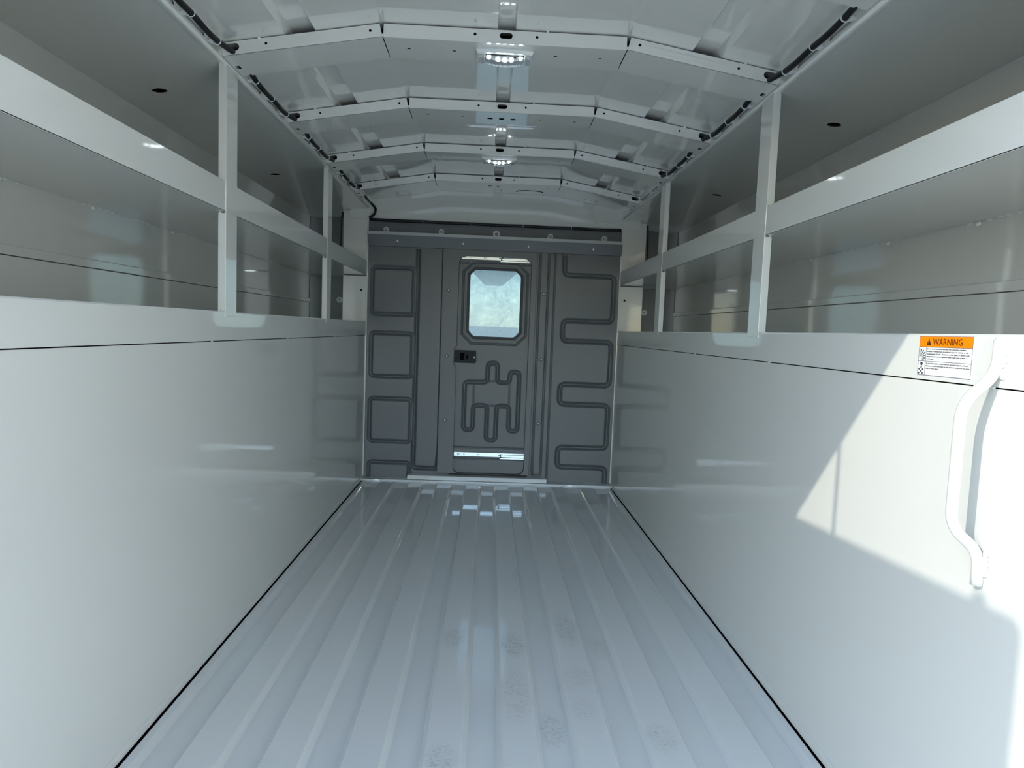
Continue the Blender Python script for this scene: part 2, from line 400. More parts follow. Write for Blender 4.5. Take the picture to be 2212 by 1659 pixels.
    # closing back of the lower wall (compartment side)
    MB().box(s * .64, s * .66, YR - .1, 3.5, -.03, .76).build('compartment_back', m_dark, wl)
    return wl
wall_l = side_wall(-1); wall_r = side_wall(1)

# sealer ridges and smears on the outer panels (dried seam sealer along the shelf joint)
for s, par in ((-1, wall_l), (1, wall_r)):
    mb = MB(); k = 0
    for (y0, y1, dz) in ((1.02, 1.30, 0), (1.50, 1.78, 0), (1.95, 2.05, 0), (2.6, 2.75, 0)):
        y = y0
        while y < y1:
            mb.blob((s * .8990, y, .9905 - random.random() * .003), .0012, .008 + .006 * random.random(), .0015 + .0015 * random.random(), k); y += .018 + .02 * random.random(); k += 1
    for y in (1.245, 1.53, 1.90): mb.blob((s * .898, y, .985), .003, .008, .005, k); k += 1
    mb.build('seam_sealer', m_weld, par, smooth=True, kind='stuff')

# ------------------------------------------------------------------ structure: ceiling (roof skin, three facets with raised beads)
def zroof(x):
    x = abs(x); return (ZB + ZK + .0025) if x <= XB else ZB + ZK + .0025 - (x - XB) / (0.61 - XB) * (ZB - ZE)
def bead(x0, x1, h=.014, e=.010):
    return [(x0, 0), (x0 + e, h), (x1 - e, h), (x1, 0)]
pts = [(-.70, 0), (-.61, 0)]
pts += [(-p[0], p[1]) for p in reversed(bead(.410, .4755))]
pts += [(-XB, 0)] + bead(-.0185, .0215, .010, .004) + [(XB, 0)] + bead(.410, .4755) + [(.61, 0), (.70, 0)]
prof = [(x, zroof(x) + h) for x, h in pts]
vs = []; fs = []
for k, y in enumerate((.60, 1.2, 2.0, 2.6, D + .01)):
    vs += [(p[0], y, p[1]) for p in prof]
    if k: fs += [((k - 1) * len(prof) + i, k * len(prof) + i, k * len(prof) + i + 1, (k - 1) * len(prof) + i + 1) for i in range(len(prof) - 1)]
ceil = MB().add(vs, fs).build('ceiling', m_roof, kind='structure')
md = ceil.modifiers.new('solid', 'SOLIDIFY'); md.thickness = 0.003; md.offset = 1
tag(ceil, 'glossy white sheet steel roof skin in three facets')
MB().prism([(-.95, 1.36), (-.60, 1.42), (-.25, 1.46), (.25, 1.46), (.60, 1.42), (.95, 1.36), (.95, 1.345), (.60, 1.405), (.25, 1.445), (-.25, 1.445), (-.60, 1.405), (-.95, 1.345)], 'y', .585, 3.6).build('roof_outer_skin', m_paint, ceil)
# pressed ring on the last roof panel with eight little tabs
cxr, cyr = .151, 3.185
rp = [(cxr + .062 * math.cos(a), cyr + .035 * math.sin(a), zroof(0) - .0005) for a in [PI * 1.03 + k * PI * .94 / 20 for k in range(21)]]
MB().tube(rp, .0022, 6).build('pressed_ring', m_dark, ceil, smooth=True)
mb = MB()
for k in range(8):
    a = 2 * PI * k / 8 + .3; mb.blob((cxr + .082 * math.cos(a), cyr + .048 * math.sin(a), zroof(0) - .0005), .0018, .005, .001, k)
mb.build('ring_tabs', m_nylon, ceil, smooth=True, kind='stuff')

# ------------------------------------------------------------------ structure: rear opening (behind the photographer)
mb = MB()
mb.box(-.93, .93, .583, .603, 1.2265, 1.42)
tag(mb.build('trim_3', m_paint, kind='structure'), 'header beam over the rear opening')
for s, n in ((-1, 4), (1, 5)):
    mb = MB(); mb.box(s * H, s * .93, .600, YR, -.03, 1.2265); mb.box(s * H, s * .93, .600, .64, 1.2265, 1.30)
    tag(mb.build('trim_%d' % n, m_paint, bevel=.003, kind='structure'), 'painted rear door post on the %s' % ('left' if s < 0 else 'right'))
bp_ = MB().prism([(.10, -.10), (.10, -.055), (.12, -.045), (.585, -.045), (.585, -.10)], 'x', -.93, .93).build('bounce_bumper', mat('bounce_bumper_white', (.80, .81, .79), .5), kind='structure')  # unseen rear step, added in white to reflect sunlight up into the body
tag(bp_, 'unseen white rear step added below the opening to bounce sunlight upward')
# swung-open rear doors
hx, hy, ex, ey = -.610, .600, -.555, .050
def door_slab(name, a, bb, z0, z1, lab, extra):
    a = Vector((a[0], a[1], 0)); bb = Vector((bb[0], bb[1], 0)); u = (bb - a); L = u.length; u.normalize()
    mb = MB(); out_ = rrect(0, L, z0, z1, .02)
    mb.plate(out_, [], a, u, (0, 0, 1), .03 if extra > 0 else -.03)
    d = mb.build(name, m_paint, bevel=.003, kind='structure'); tag(d, lab)
    MB().plate(rrect(.08, L - .08, z0 + .1, z1 - .1, .03), [], a + Vector((0.002 * (1 if extra > 0 else -1), 0, 0)), u, (0, 0, 1), -.004 * (1 if extra > 0 else -1)).build('inner_panel', m_paint, d, bevel=.001)
    return d
d2 = door_slab('door_2', (hx, hy), (ex, ey), -.05, 1.2265, 'open rear door on the left, seen only by its shadow', 1)
MB().tube([(-.597, .447, 1.22), (-.597, .447, 1.42)], .0048, 8).build('stay_rod', m_black, d2, smooth=True)
MB().box(-.575, -.560, .105, .122, 1.22, 1.238).build('latch_stop', m_black, d2)
d3 = door_slab('door_3', (.625, .600), (.66, .05), -.05, 1.2265, 'open rear door on the right, outside the frame', -1)

# ------------------------------------------------------------------ structure: front wall with pressed grey partition
def poly_dist(X, Z, path, closed=False):
    d = np.full(X.shape, 1e9); pts_ = list(path) + ([path[0]] if closed else [])
    for (a, b_) in zip(pts_[:-1], pts_[1:]):
        ax, az, bx, bz = a[0], a[1], b_[0], b_[1]; vx, vz = bx - ax, bz - az; L2 = vx * vx + vz * vz + 1e-12
        t = np.clip(((X - ax) * vx + (Z - az) * vz) / L2, 0, 1); d = np.minimum(d, np.hypot(X - ax - t * vx, Z - az - t * vz))
    return d
def sd_rbox(X, Z, cx, cz, hw, hh, r):
    qx = np.abs(X - cx) - hw + r; qz = np.abs(Z - cz) - hh + r
    return np.hypot(np.maximum(qx, 0), np.maximum(qz, 0)) + np.minimum(np.maximum(qx, qz), 0) - r
def groove(d, w_, dep):
    u = np.clip(1 - (np.sqrt(d * d + 1e-6) - 1e-3) / (w_ * 1.15), 0, 1); return -dep * u
def heightfield(name, xs, zs, hfun, y0, material, keep, parent=None, kind=None):
    X, Z = np.meshgrid(xs, zs); Hh = hfun(X, Z)
    nx, nz = len(xs), len(zs); v = np.stack([X, y0 - Hh, Z], -1).reshape(-1, 3)
    fs = []
    for j in range(nz - 1):
        zc = (zs[j] + zs[j + 1]) / 2
        for i in range(nx - 1):
            if keep((xs[i] + xs[i + 1]) / 2, zc): a = j * nx + i; fs.append((a, a + 1, a + nx + 1, a + nx))
    me = bpy.data.meshes.new(name); me.from_pydata(v.tolist(), [], fs)
    o = link(name, me, material, parent, smooth=True, kind=kind); return o

wb = MB()
FB = MB().box(.60, .93, 3.45, 3.46, -.35, 1.40).box(-.93, -.60, 3.45, 3.46, -.35, 1.40).box(-.60, .60, 3.44, 3.445, 1.30, 1.46)
# painted cap above the partition, and the recess that carries the fixings
wb.prism([(-.70, 1.2560), (.70, 1.2560), (.70, 1.30), (.61, 1.345), (.2666, 1.4035), (-.2666, 1.4035), (-.61, 1.345), (-.70, 1.30)], 'y', D - .004, D + .01)
wb.prism([(-.66, 1.31), (.66, 1.31), (.61, 1.365), (.2666, 1.43), (-.2666, 1.43), (-.61, 1.365)], 'y', D + .001, D + .010)
wall_b = wb.build('wall_back', m_paint, bevel=.0015, kind='structure'); tag(wall_b, 'front wall of the cargo body carrying the grey partition'); FB.build('front_bulkhead', m_dark, wall_b)
MB().box(-.61, .61, D + .006, D + .012, 1.125, 1.262).build('fixing_strip', m_partition, wall_b)
for s in (-1, 1):
    MB().box(s * .40, s * .607, D - .0055, D - .003, 1.262, 1.290).build('cap_patch', m_paint, wall_b, bevel=.001)
meander = smooth_path([(x, z, 0) for x, z in [(.338, 1.20), (.340, 1.031), (.584, 1.031), (.584, .812), (.342, .812), (.342, .7125), (.5845, .7125), (.5845, .500), (.341, .500), (.341, .4015), (.5835, .4015), (.5835, .186), (.343, .186), (.343, .0875), (.584, .0875), (.584, -.02)]], .028, 6)
meander = [(p.x, p.y) for p in meander]
def hpart(X, Z):
    h = np.zeros(X.shape)
    for (cz_, hh) in ((.9205, .1115), (.6127, .105), (.2935, .105), (-.05, .134)):
        d = sd_rbox(X, Z, -.4860, cz_, .1000, hh, .018)
        h += groove(d, .0090, .011) + .0022 * (1 / (1 + np.exp(d / .003)))
    # broad step between the squares and the second strip, closed at the bottom
    d = sd_rbox(X, Z, -.3085, .80, .0600, .740, .018)
    lft = 1 / (1 + np.exp((X + .30) / .012)); bot = 1 / (1 + np.exp((Z - .10) / .02))
    h += groove(d, .010, .015) * np.maximum(lft, bot) + groove(d, .004, .005) * (1 - np.maximum(lft, bot))
    # thin grooves to the right of the door frame
    d = sd_rbox(X, Z, .2412, .80, .0212, .760, .010); h += groove(d, .0042, .006)
    h += groove(np.abs(X - .2935), .0035, .005)
    h += groove(poly_dist(X, Z, meander), .0105, .013)
    return h
OPEN = (-.1710, .1775, .0430, 1.1010)
xs = np.arange(-.612, .6121, .0026); zs = np.arange(.012, 1.1401, .0030)
keep = lambda x, z: not (-.182 < x < .189 and .034 < z < 1.111)
part = heightfield('partition', xs, zs, hpart, D + .003, m_partition, keep, wall_b)
# door frame panel lapped over the partition
no = rrect(OPEN[0], OPEN[1], OPEN[2], OPEN[3], (.030, .030, .042, .036), 8)
# notch for the latch in the left edge of the opening
no2 = []
for p in no: no2.append(p)
li = max(range(len(no)), key=lambda i: (-no[i][0], 0))
lz = [(-.171, .668), (-.1835, .655), (-.1840, .580), (-.171, .566)]
# left edge runs from the last point (top left arc end) back to the first point
no2 = no + lz
fr = MB().plate([(-.2490, .0400), (.2050, .0400), (.2050, 1.1330), (-.2490, 1.1330)], [no2], (0, D - .004, 0), (1, 0, 0), (0, 0, 1), -.006)
frame = fr.build('door_frame', m_partition, wall_b, bevel=.0018)
MB().plate(rrect(-.195, .200, .02, 1.125, .03), [no2], (0, D + .002, 0), (1, 0, 0), (0, 0, 1), -.02).build('frame_return', m_black, wall_b)
scr = MB().lathe([(.0001, 0), (.0050, .0004), (.0042, .002), (.0010, .0032)], (0, 0, 0), (0, -1, 0), 12)
scr_me = scr.mesh('screw'); scr_me.materials.append(m_screw)
washer_me = MB().lathe([(.0050, 0), (.0080, .0003), (.0078, .0007), (.0045, .0008)], (0, 0, 0), (0, -1, 0), 14).mesh('screw_recess'); washer_me.materials.append(m_black)
def put(me, name, loc, parent, scale=1.0):
    o = bpy.data.objects.new(name, me); COL.objects.link(o); setp(o, parent)
    o.location = loc; o.scale = (scale,) * 3; return o
for x, z in ((-.217, .934), (-.217, .6175), (-.217, .3036), (.243, .934), (.2425, .6163), (.2425, .3014)):
    y = D - .0045 if x < 0 else D + .001
    put(washer_me, 'screw_recess', (x, y + .0006, z), wall_b); put(scr_me, 'screw', (x, y - .0004, z), wall_b)
riv = MB().lathe([(.0034, 0), (.0034, .0006), (.0015, .0014)], (0, 0, 0), (0, -1, 0), 10).mesh('rivet'); riv.materials.append(m_partition)
for x, z in ((.437, 1.095), (.580, 1.090), (.461, .137), (.592, .133), (.2765, 1.083), (.2860, .160)):
    put(riv, 'rivet', (x, D + .0028, z), wall_b)

# ------------------------------------------------------------------ structure: sliding door in the partition
YD = D + .014
door = empty('door_1', (0, YD, 0.04)); tag(door, 'grey pressed sliding door with a small clear window', kind='structure')
fig = smooth_path([(x, z, 0) for x, z in [(-.0835, .4935), (-.0155, .4955), (-.0155, .5900), (.0320, .5900), (.0320, .4955), (.0940, .4955), (.0940, .5500), (.1400, .5500), (.1400, .2560), (.0955, .2560), (.0955, .3800), (.0330, .3800), (.0330, .2080), (-.0130, .2080), (-.0130, .3800), (-.0815, .3800), (-.0815, .2560), (-.1270, .2560), (-.1270, .4935), (-.0835, .4935)]], .021, 5)
fig = [(p.x, p.y) for p in fig]
WO = (.0065, .8790)
def hdoor(X, Z):
    h = np.zeros(X.shape)
    h += groove(poly_dist(X, Z, fig), .0090, .011)
    for seg in (((-.0825, .390), (-.0825, .485)), ((.094, .390), (.094, .485)), ((-.012, .5015), (.030, .5015)), ((-.010, .3805), (.030, .3805))):
        h += groove(poly_dist(X, Z, seg), .0022, .0035)
    h += groove(poly_dist(X, Z, octo(WO[0], WO[1], .1560, .1960, .046), True), .0036, .006)
    h += groove(np.abs(Z - .1690), .0026, .005) + groove(np.abs(Z - .1130), .0026, .005)
    for x0, x1 in ((-.19, -.125), (.14, .20)): h += groove(poly_dist(X, Z, ((x0, 1.072), (x1, 1.072))), .0026, .005)
    return h
def inoct(x, z, hw, hh, c):
    return abs(x - WO[0]) < hw and abs(z - WO[1]) < hh and abs(x - WO[0]) + abs(z - WO[1]) < hw + hh - c
xs = np.arange(-.192, .1981, .0026); zs = np.arange(.034, 1.1081, .0028)
dp = heightfield('door_panel', xs, zs, hdoor, YD, m_partition, lambda x, z: not inoct(x, z, .139, .177, .036), door)
go = octo(WO[0], WO[1], .1220, .1600, .024)
def rounded(poly, r):
    n = len(poly); outp = []
    for i in range(n):
        a, b_, c = Vector(poly[i - 1]), Vector(poly[i]), Vector(poly[(i + 1) % n]); d1 = a - b_; d2 = c - b_
        p0 = b_ + d1.normalized() * r; p1 = b_ + d2.normalized() * r
        for j in range(5): t = j / 4; q = p0 * (1 - t) ** 2 + b_ * 2 * t * (1 - t) + p1 * t * t; outp.append((q.x, q.y))
    return outp
MB().plate(octo(WO[0], WO[1], .1435, .1815, .038), [octo(WO[0], WO[1], .1360, .1740, .034)], (0, YD - .002, 0), (1, 0, 0), (0, 0, 1), -.004).build('window_rim', m_partition, door, bevel=.0012)
MB().plate(octo(WO[0], WO[1], .1380, .1760, .035), [rounded(go, .008)], (0, YD + .004, 0), (1, 0, 0), (0, 0, 1), -.005).build('window_seal', m_seal, door, bevel=.001)
MB().plate(octo(WO[0], WO[1], .1300, .1680, .028), [], (0, YD + .010, 0), (1, 0, 0), (0, 0, 1), -.002).build('window_pane', m_glass, door)
# latch plate
lp = MB().plate(rrect(-.1815, -.0755, .5865, .6480, (.003, .006, .006, .003)), [rrect(-.1530, -.1320, .5985, .6365, .003), slot(-.1195, .6160, .0090, .0034, 6, PI / 2)], (0, YD - .009, 0), (1, 0, 0), (0, 0, 1), -.006)
latch = lp.build('door_latch', m_black, door, bevel=.001); latch['label'] = 'black plastic latch plate'
MB().box(-.157, -.112, YD - .0042, YD - .0034, .590, .645).build('latch_recess', m_dark, latch)
put(scr_me, 'screw', (-.0835, YD - .0092, .6160), latch)
# slide rails: bottom and top
def slide(z0, z1, zz0, zz1, x0, xm, x1, nm):
    hl = [circ(x0 + .0185, (z0 + z1) / 2, .0026, 10), slot(x0 + .0255, (z0 + z1) / 2, .0022, .0011, 4, PI / 2), slot(x0 + .049, (z0 + z1) / 2, .0030, .0012, 4), circ(x0 + .114, (z0 + z1) / 2, .0026, 10), slot(x0 + .1215, (z0 + z1) / 2, .0022, .0011, 4, PI / 2)]
    a = MB().plate([(x0, z0), (xm, z0), (xm, z1), (x0, z1)], hl, (0, YD - .008, 0), (1, 0, 0), (0, 0, 1), -.003).build('slide_rail', m_zinc, door, bevel=.0008); a['label'] = 'bright zinc slide rail'
    bmb = MB(); h = zz1 - zz0
    bmb.box(xm - .002, x1, YD - .010, YD - .004, zz0, zz0 + h * .24); bmb.box(xm - .002, x1, YD - .010, YD - .004, zz1 - h * .24, zz1)
    bmb.box(xm + .004, x1, YD - .008, YD - .004, zz0 + h * .30, zz1 - h * .30)
    c = bmb.build('slide_carriage', m_zinc, door, bevel=.0008); c['label'] = 'bright zinc slide carriage'
    MB().box(xm + .002, xm + .011, YD - .0112, YD - .004, zz0 + h * .18, zz0 + h * .34).box(xm + .002, xm + .011, YD - .0112, YD - .004, zz1 - h * .34, zz1 - h * .18).box(xm - .010, xm + .001, YD - .0112, YD - .004, (z0 + z1) / 2 - .0015, (z0 + z1) / 2 + .0015).build('slide_bearing', m_black, c)
slide(.1270, .1465, .1170, .1475, -.168, .0590, .1830, 'low')
slide(1.0880, 1.1060, 1.0800, 1.1060, -.165, .0290, .1830, 'top')

# ------------------------------------------------------------------ header channel, fixings and cable above the door
hc = MB().prism([(D - .026, 1.1830), (D - .026, 1.1975), (D + .010, 1.1975), (D + .010, 1.1925), (D - .0215, 1.1925), (D - .0215, 1.1830), (D - .010, 1.1345), (D + .008, 1.1345), (D + .008, 1.1310), (D - .0130, 1.1310)], 'x', -.6065, .6085)
hc = hc.build('header_channel', m_partition, bevel=.001)
tag(hc, 'grey steel header channel across the top of the partition, above the sliding door', 'channel')
# bright painted upper lip of the channel
lipm = mat('channel_lip_paint', (.50, .53, .53), .35, coat=.6, coat_r=.15)
MB().box(-.6065, .6085, D - .0275, D - .0255, 1.1835, 1.1980).build('channel_lip', lipm, hc, bevel=.0006)['label'] = 'light painted lip'
nut = MB().lathe([(.0065, 0), (.0065, .002), (.0035, .003), (.003, .008), (.001, .0085)], (0, 0, 0), (0, -1, 0), 12).mesh('bolt'); nut.materials.append(m_screw)
for x in (-.4663, -.1537, .1581, .4700): put(nut, 'bolt', (x, D - .0165, 1.1580), hc)
gro = MB().torus((0, 0, 0), (0, 1, 0), .0145, .0022).torus((0, 0, 0), (0, 1, 0), .0095, .0012).lathe([(.0128, 0), (.0128, .0018), (.008, .0020)], (0, 0, 0), (0, -1, 0), 20).mesh('washer'); gro.materials.append(mat('dull_zinc', (.46, .50, .51), .4, metal=.7))
cor = MB().lathe([(.0058, 0), (.0058, .004), (.002, .0045)], (0, 0, 0), (0, -1, 0), 12).mesh('bolt_core'); cor.materials.append(m_black)
tip = MB().lathe([(.0030, 0), (.0030, .007), (.0008, .0075)], (0, 0, 0), (0, -1, 0), 10).mesh('bolt_tip'); tip.materials.append(m_screw)
names5 = ['leftmost of the five round washers above the header channel', 'second washer from the left above the header channel', 'largest and middle one above the header channel', 'second washer from the right above the header channel', 'rightmost of the five round washers above the header channel']
def fixing(x, y, z, label, group, sc=1.0):
    e = empty('washer_bolt', (x, y, z)); tag(e, label, 'bolt', group)
    for me, n in ((gro, 'washer'), (cor, 'bolt_core'), (tip, 'bolt_tip')):
        o = bpy.data.objects.new(n, me); COL.objects.link(o); o.parent = e; o.scale = (sc,) * 3
    return e
for x, n in zip((-.5244, -.2617, .0021, .2631, .5245), names5):
    fixing(x, D + .005, 1.2110, 'steel washer and bolt, ' + n, 'bolted washers above the header channel', 1.15 if abs(x) < .1 else .92)
fixing(-.772, 3.3990, .8735, 'steel washer and bolt low in the left shelf bay beside the corner cover', None, .95)
fixing(.772, 3.3990, .8700, 'steel washer and bolt low in the right shelf bay beside the corner cover', None, .95)

def cable(name, pts, r, label, ties=(), tie_ax=(0, 1, 0), lump=None):
    path = smooth_path(pts, .03, 5)
    c = MB().tube(path, r, 12).build(name, m_cable, smooth=True); tag(c, label, 'cable')
    for k, p in enumerate(ties):
        t = MB().torus(p, tie_ax, r + .0012, .0013, 18, 6)
        if lump is not None:
            q = Vector(p) + Vector(lump)
            t.box(q.x - .0045, q.x + .0045, q.y - .004, q.y + .004, q.z - .003, q.z + .003)
            t.box(min(q.x, q.x + .8 * lump[0]), max(q.x, q.x + .8 * lump[0]), q.y - .002, q.y + .002, q.z - .0015, q.z + .0015)
        t.build('cable_tie', m_nylon, c)
    return c
pts = []; ties = []
for k, x in enumerate(np.linspace(-.60, .60, 25)):
    ph = (x + .35) / .238; sag = -.0022 * abs(math.sin(PI * ph)); pts.append((x, D - .013, 1.2535 + sag))
cable('wiring_loom', pts, .0068, 'black sleeved cable running across the front wall above the washers', [(x, D - .013, 1.2530) for x in (-.350, -.117, .128, .360)], (1, 0, 0))
# left loom: along the roof edge, through the bow slots, ending in the loop at the front corner
def loom(s, y_from, last, tail):
    P = []; T = []
    for i, yb in enumerate(BOW):
        if i > last: break
        y_in = (BOW[i - 1] + BW) if i else y_from
        a = yb - .31 + .0; b1, c1 = yb - .195, yb - .075
        if i == 0: P.append((s * .588, y_from, 1.318))
        else:
            P.append((s * .588, y_in - .03, 1.326)); P.append((s * .587, y_in + .015, 1.320))
            if i >= 1: T.append((s * .5875, y_in + .035, 1.3175)); P.append((s * .5875, y_in + .035, 1.3175))
        P.append((s * (.5855), (b1 + a) / 2 if i else b1 - .06, 1.3115)); P.append((s * .588, b1, 1.3165)); T.append((s * .588, b1, 1.3165))
        P.append((s * .5850, (b1 + c1) / 2, 1.3105)); P.append((s * .588, c1, 1.3155)); T.append((s * .588, c1, 1.3155))
        P.append((s * .586, yb - .02, 1.3225)); P.append((s * .584, yb + .03, 1.3290))
    P += tail
    return P, T
PL, TL = loom(-1, .66, 4, [(-.586, 3.02, 1.326), (-.588, 3.06, 1.320), (-.587, 3.12, 1.318), (-.578, 3.18, 1.312), (-.5705, 3.215, 1.300), (-.573, 3.225, 1.285), (-.584, 3.230, 1.270), (-.603, 3.232, 1.259)])
TL = [t for t in TL if t[1] > 0.7] + [(-.587, 3.12, 1.318), (-.5715, 3.22, 1.293)]
cable('wiring_loom', PL, .0060, 'black cable clipped along the left roof edge, curling down at the front corner', TL, (0, 1, 0), (-.0105, 0, -.001))
PR, TR = loom(1, .66, 3, [(.584, BOW[3] + .06, 1.329)])
cable('wiring_loom', PR, .0060, 'black cable clipped along the right roof edge, ending at the third roof bow in view', [t for t in TR if t[1] > .7], (0, 1, 0), (.0105, 0, -.001))

# ------------------------------------------------------------------ roof bows
def bow(i, yb):
    e = empty('roof_bow', (0, yb, ZE))
    lab = ['white roof bow at the top edge of the photo, only its right end showing', 'nearest full white roof bow, carrying the larger looking dome lamp', 'second full white roof bow from the camera, three big holes underneath and no lamp',
           'third full white roof bow from the camera, carrying the farther dome lamp', 'farthest white roof bow, closest to the front wall, two large holes underneath'][i]
    tag(e, lab, 'roof bow', 'roof bows')
    g_ = .0035
    for s in (-1, 1):
        A = Vector((s * (H - .004), 0, ZE + (.004) * (ZB - ZE) / (H - XB))); B = Vector((s * XB, 0, ZB)); U = (B - A); L = U.length; U.normalize(); V = Vector((-U.z, 0, U.x)) * (1 if U.x > 0 else -1)
        hv = ZK / 1.0
        def loc(x): return (abs(x) and ((H - .004) - x) / abs(U.x))
        f = MB()
        holes = [slot(loc(.5850), .0170, .0085, .0075, 8), circ(loc(.5125), .0165, .0030, 14), circ(loc(.2905), .0165, .0030, 14)]
        outl = [(0, 0), (L, 0), (L - .0022, hv), (0, hv)]
        f.plate(outl, holes, Vector((A.x, yb, A.z)), U, V, -.0016 if s < 0 else .0016)
        f.plate([(0, 0), (L - .0006, 0), (L - .0006, BW), (0, BW)], [rrect(.004, .014, .055, .075, .002, 3)], Vector((A.x, yb, A.z)), U, (0, 1, 0), .0016 if s < 0 else -.0016)
        rh = [slot(loc(.5850), .0150, .0085, .0085, 8)]
        f.plate(outl, rh, Vector((A.x, yb + BW - .0016, A.z)), U, V, -.0016 if s < 0 else .0016)
        f.build('side_section', m_paint, e, bevel=.0011)
        # tack welds to the roof skin and at the end
        t = MB(); xx = s * .5300; t.blob((xx, yb - .0005, ZE + (H - .530) / (H - XB) * (ZB - ZE) + ZK + .001), .004, .003, .003, i)
        t.blob((s * .6065, yb + .004, ZE + .020), .0025, .003, .004, i + 3)
        t.build('weld_tack', m_weld, e, smooth=True, kind='stuff')
    f = MB(); W = XB - .0012
    holes = [slot(0, .0165, .0080, .0060, 8), circ(-.0675, .0170, .0030, 14), circ(.0675, .0170, .0030, 14)]
    f.plate([(-W, 0), (W, 0), (W - .0008, ZK), (-W + .0008, ZK)], holes, (0, yb, ZB), (1, 0, 0), (0, 0, 1), -.0016)
    hs = [circ(x, .055, r, 14) for x, r in ((-.2165, .0042), (-.1145, .0042), (.1135, .0042), (.2150, .0042))]
    if i == 2: hs += [circ(-.0345, .060, .0085, 16), circ(-.0005, .060, .0085, 16), circ(.0335, .060, .0085, 16)]
    if i == 4: hs += [circ(-.0345, .060, .0085, 16), circ(.0005, .060, .0085, 16)]
    f.plate([(-W, 0), (W, 0), (W, BW), (-W, BW)], hs, (0, yb, ZB), (1, 0, 0), (0, 1, 0), .0016)
    f.plate([(-W, 0), (W, 0), (W - .0008, ZK), (-W + .0008, ZK)], [], (0, yb + BW - .0016, ZB), (1, 0, 0), (0, 0, 1), -.0016)
    f.build('centre_section', m_paint, e, bevel=.0011)
    MB().prism([(-.600, ZE + .006), (-XB, ZB + .004), (XB, ZB + .004), (.600, ZE + .006), (.600, ZE + .024), (XB, ZB + .0262), (-XB, ZB + .0262), (-.600, ZE + .024)], 'y', yb + .022, yb + BW - .022).build('bow_shade_core', m_dark, e)  # near-black filler added inside the bow, painted shade behind its holes
    t = MB().blob((-XB, yb - .0005, ZB + .004), .003, .002, .003, 1).blob((XB, yb - .0005, ZB + .004), .003, .002, .003, 2).blob((.09, yb - .0005, ZB + ZK + .001), .003, .002, .0025, 2)
    t.build('weld_tack', m_weld, e, smooth=True, kind='stuff')
    return e
for i, yb in enumerate(BOW): bow(i, yb)

# ------------------------------------------------------------------ dome lamps
def lamp(yb, lab):
    yc = yb + .0560; e = empty('dome_light', (-.0010, yc, ZB)); tag(e, lab, 'lamp', 'dome lamps under the roof bows')
    def at(x, y, z): return (x - .001, yc + y, ZB + z)
    # bezel with a bowed, stepped outline
    def outline(hx_, hy_, bow_):
        pts = []
        for k in range(13):
            t = -1 + 2 * k / 12; pts.append((t * hx_, -hy_ - bow_ * (1 - t * t)))
        for k in range(13):
            t = 1 - 2 * k / 12; pts.append((t * hx_, hy_ + bow_ * (1 - t * t)))
        return pts
    mb = MB(); levels = [(.0640, .0250, 0), (.0640, .0250, -.003), (.0610, .0225, -.009)]
    vs_ = []; n = 26
    for (a, b_, z) in levels: vs_ += [at(p[0], p[1], z) for p in outline(a, b_, .008)]
    fs_ = [(k * n + j, k * n + (j + 1) % n, (k + 1) * n + (j + 1) % n, (k + 1) * n + j) for k in range(2) for j in range(n)]
    fs_ += [tuple(range(2 * n, 3 * n)), tuple(reversed(range(n)))]
    mb.add(vs_, fs_).build('lamp_bezel', m_bezel, e, bevel=.001)
    for s in (-1, 1):
        MB().box(*sorted((e.location.x + s * .0450, e.location.x + s * .0575)), yc - .018, yc + .018, ZB - .0165, ZB - .009).build('lamp_end_block', m_lens, e, bevel=.0015)
    # curved lens
    mb = MB(); vs_ = []; seg = 20
    for k in range(seg + 1):
        t = -1 + 2 * k / seg; x = t * .0445; z = -.0150 - .0080 * (1 - t * t)
        vs_ += [at(x, -.017, -.009), at(x, -.017, z), at(x, .017, z), at(x, .017, -.009)]
    fs_ = []
    for k in range(seg):
        for j in range(4): fs_.append((k * 4 + j, k * 4 + (j + 1) % 4, (k + 1) * 4 + (j + 1) % 4, (k + 1) * 4 + j))
    fs_ += [(3, 2, 1, 0), tuple(seg * 4 + j for j in range(4))]
    lens = mb.add(vs_, fs_).build('lamp_lens', m_lens, e, bevel=.0006)
    MB().box(e.location.x - .0430, e.location.x + .0430, yc - .0195, yc - .0178, ZB - .0108, ZB - .0092).build('lamp_gasket', m_black, e)
    for x in (-.0355, -.0150, .0000, .0150, .0355):
        z = -.0150 - .0080 * (1 - (x / .0445) ** 2)
        MB().lathe([(.0046, 0), (.0050, .002), (.0042, .0045), (.0022, .0060), (.0004, .0064)], at(x, -.0135, z + .0070), (0, -.35, -1), 14).build('lamp_led', m_led, lens, smooth=True)
    MB().box(e.location.x + .021, e.location.x + .025, yc - .0185, yc - .0172, ZB - .0145, ZB - .0125).build('lamp_switch', m_black, e)
    return e
lamp(BOW[1], 'lit rectangular dome lamp with five LEDs under the nearest full roof bow, top centre')
lamp(BOW[3], 'lit rectangular dome lamp with five LEDs under the third full roof bow, farther away')

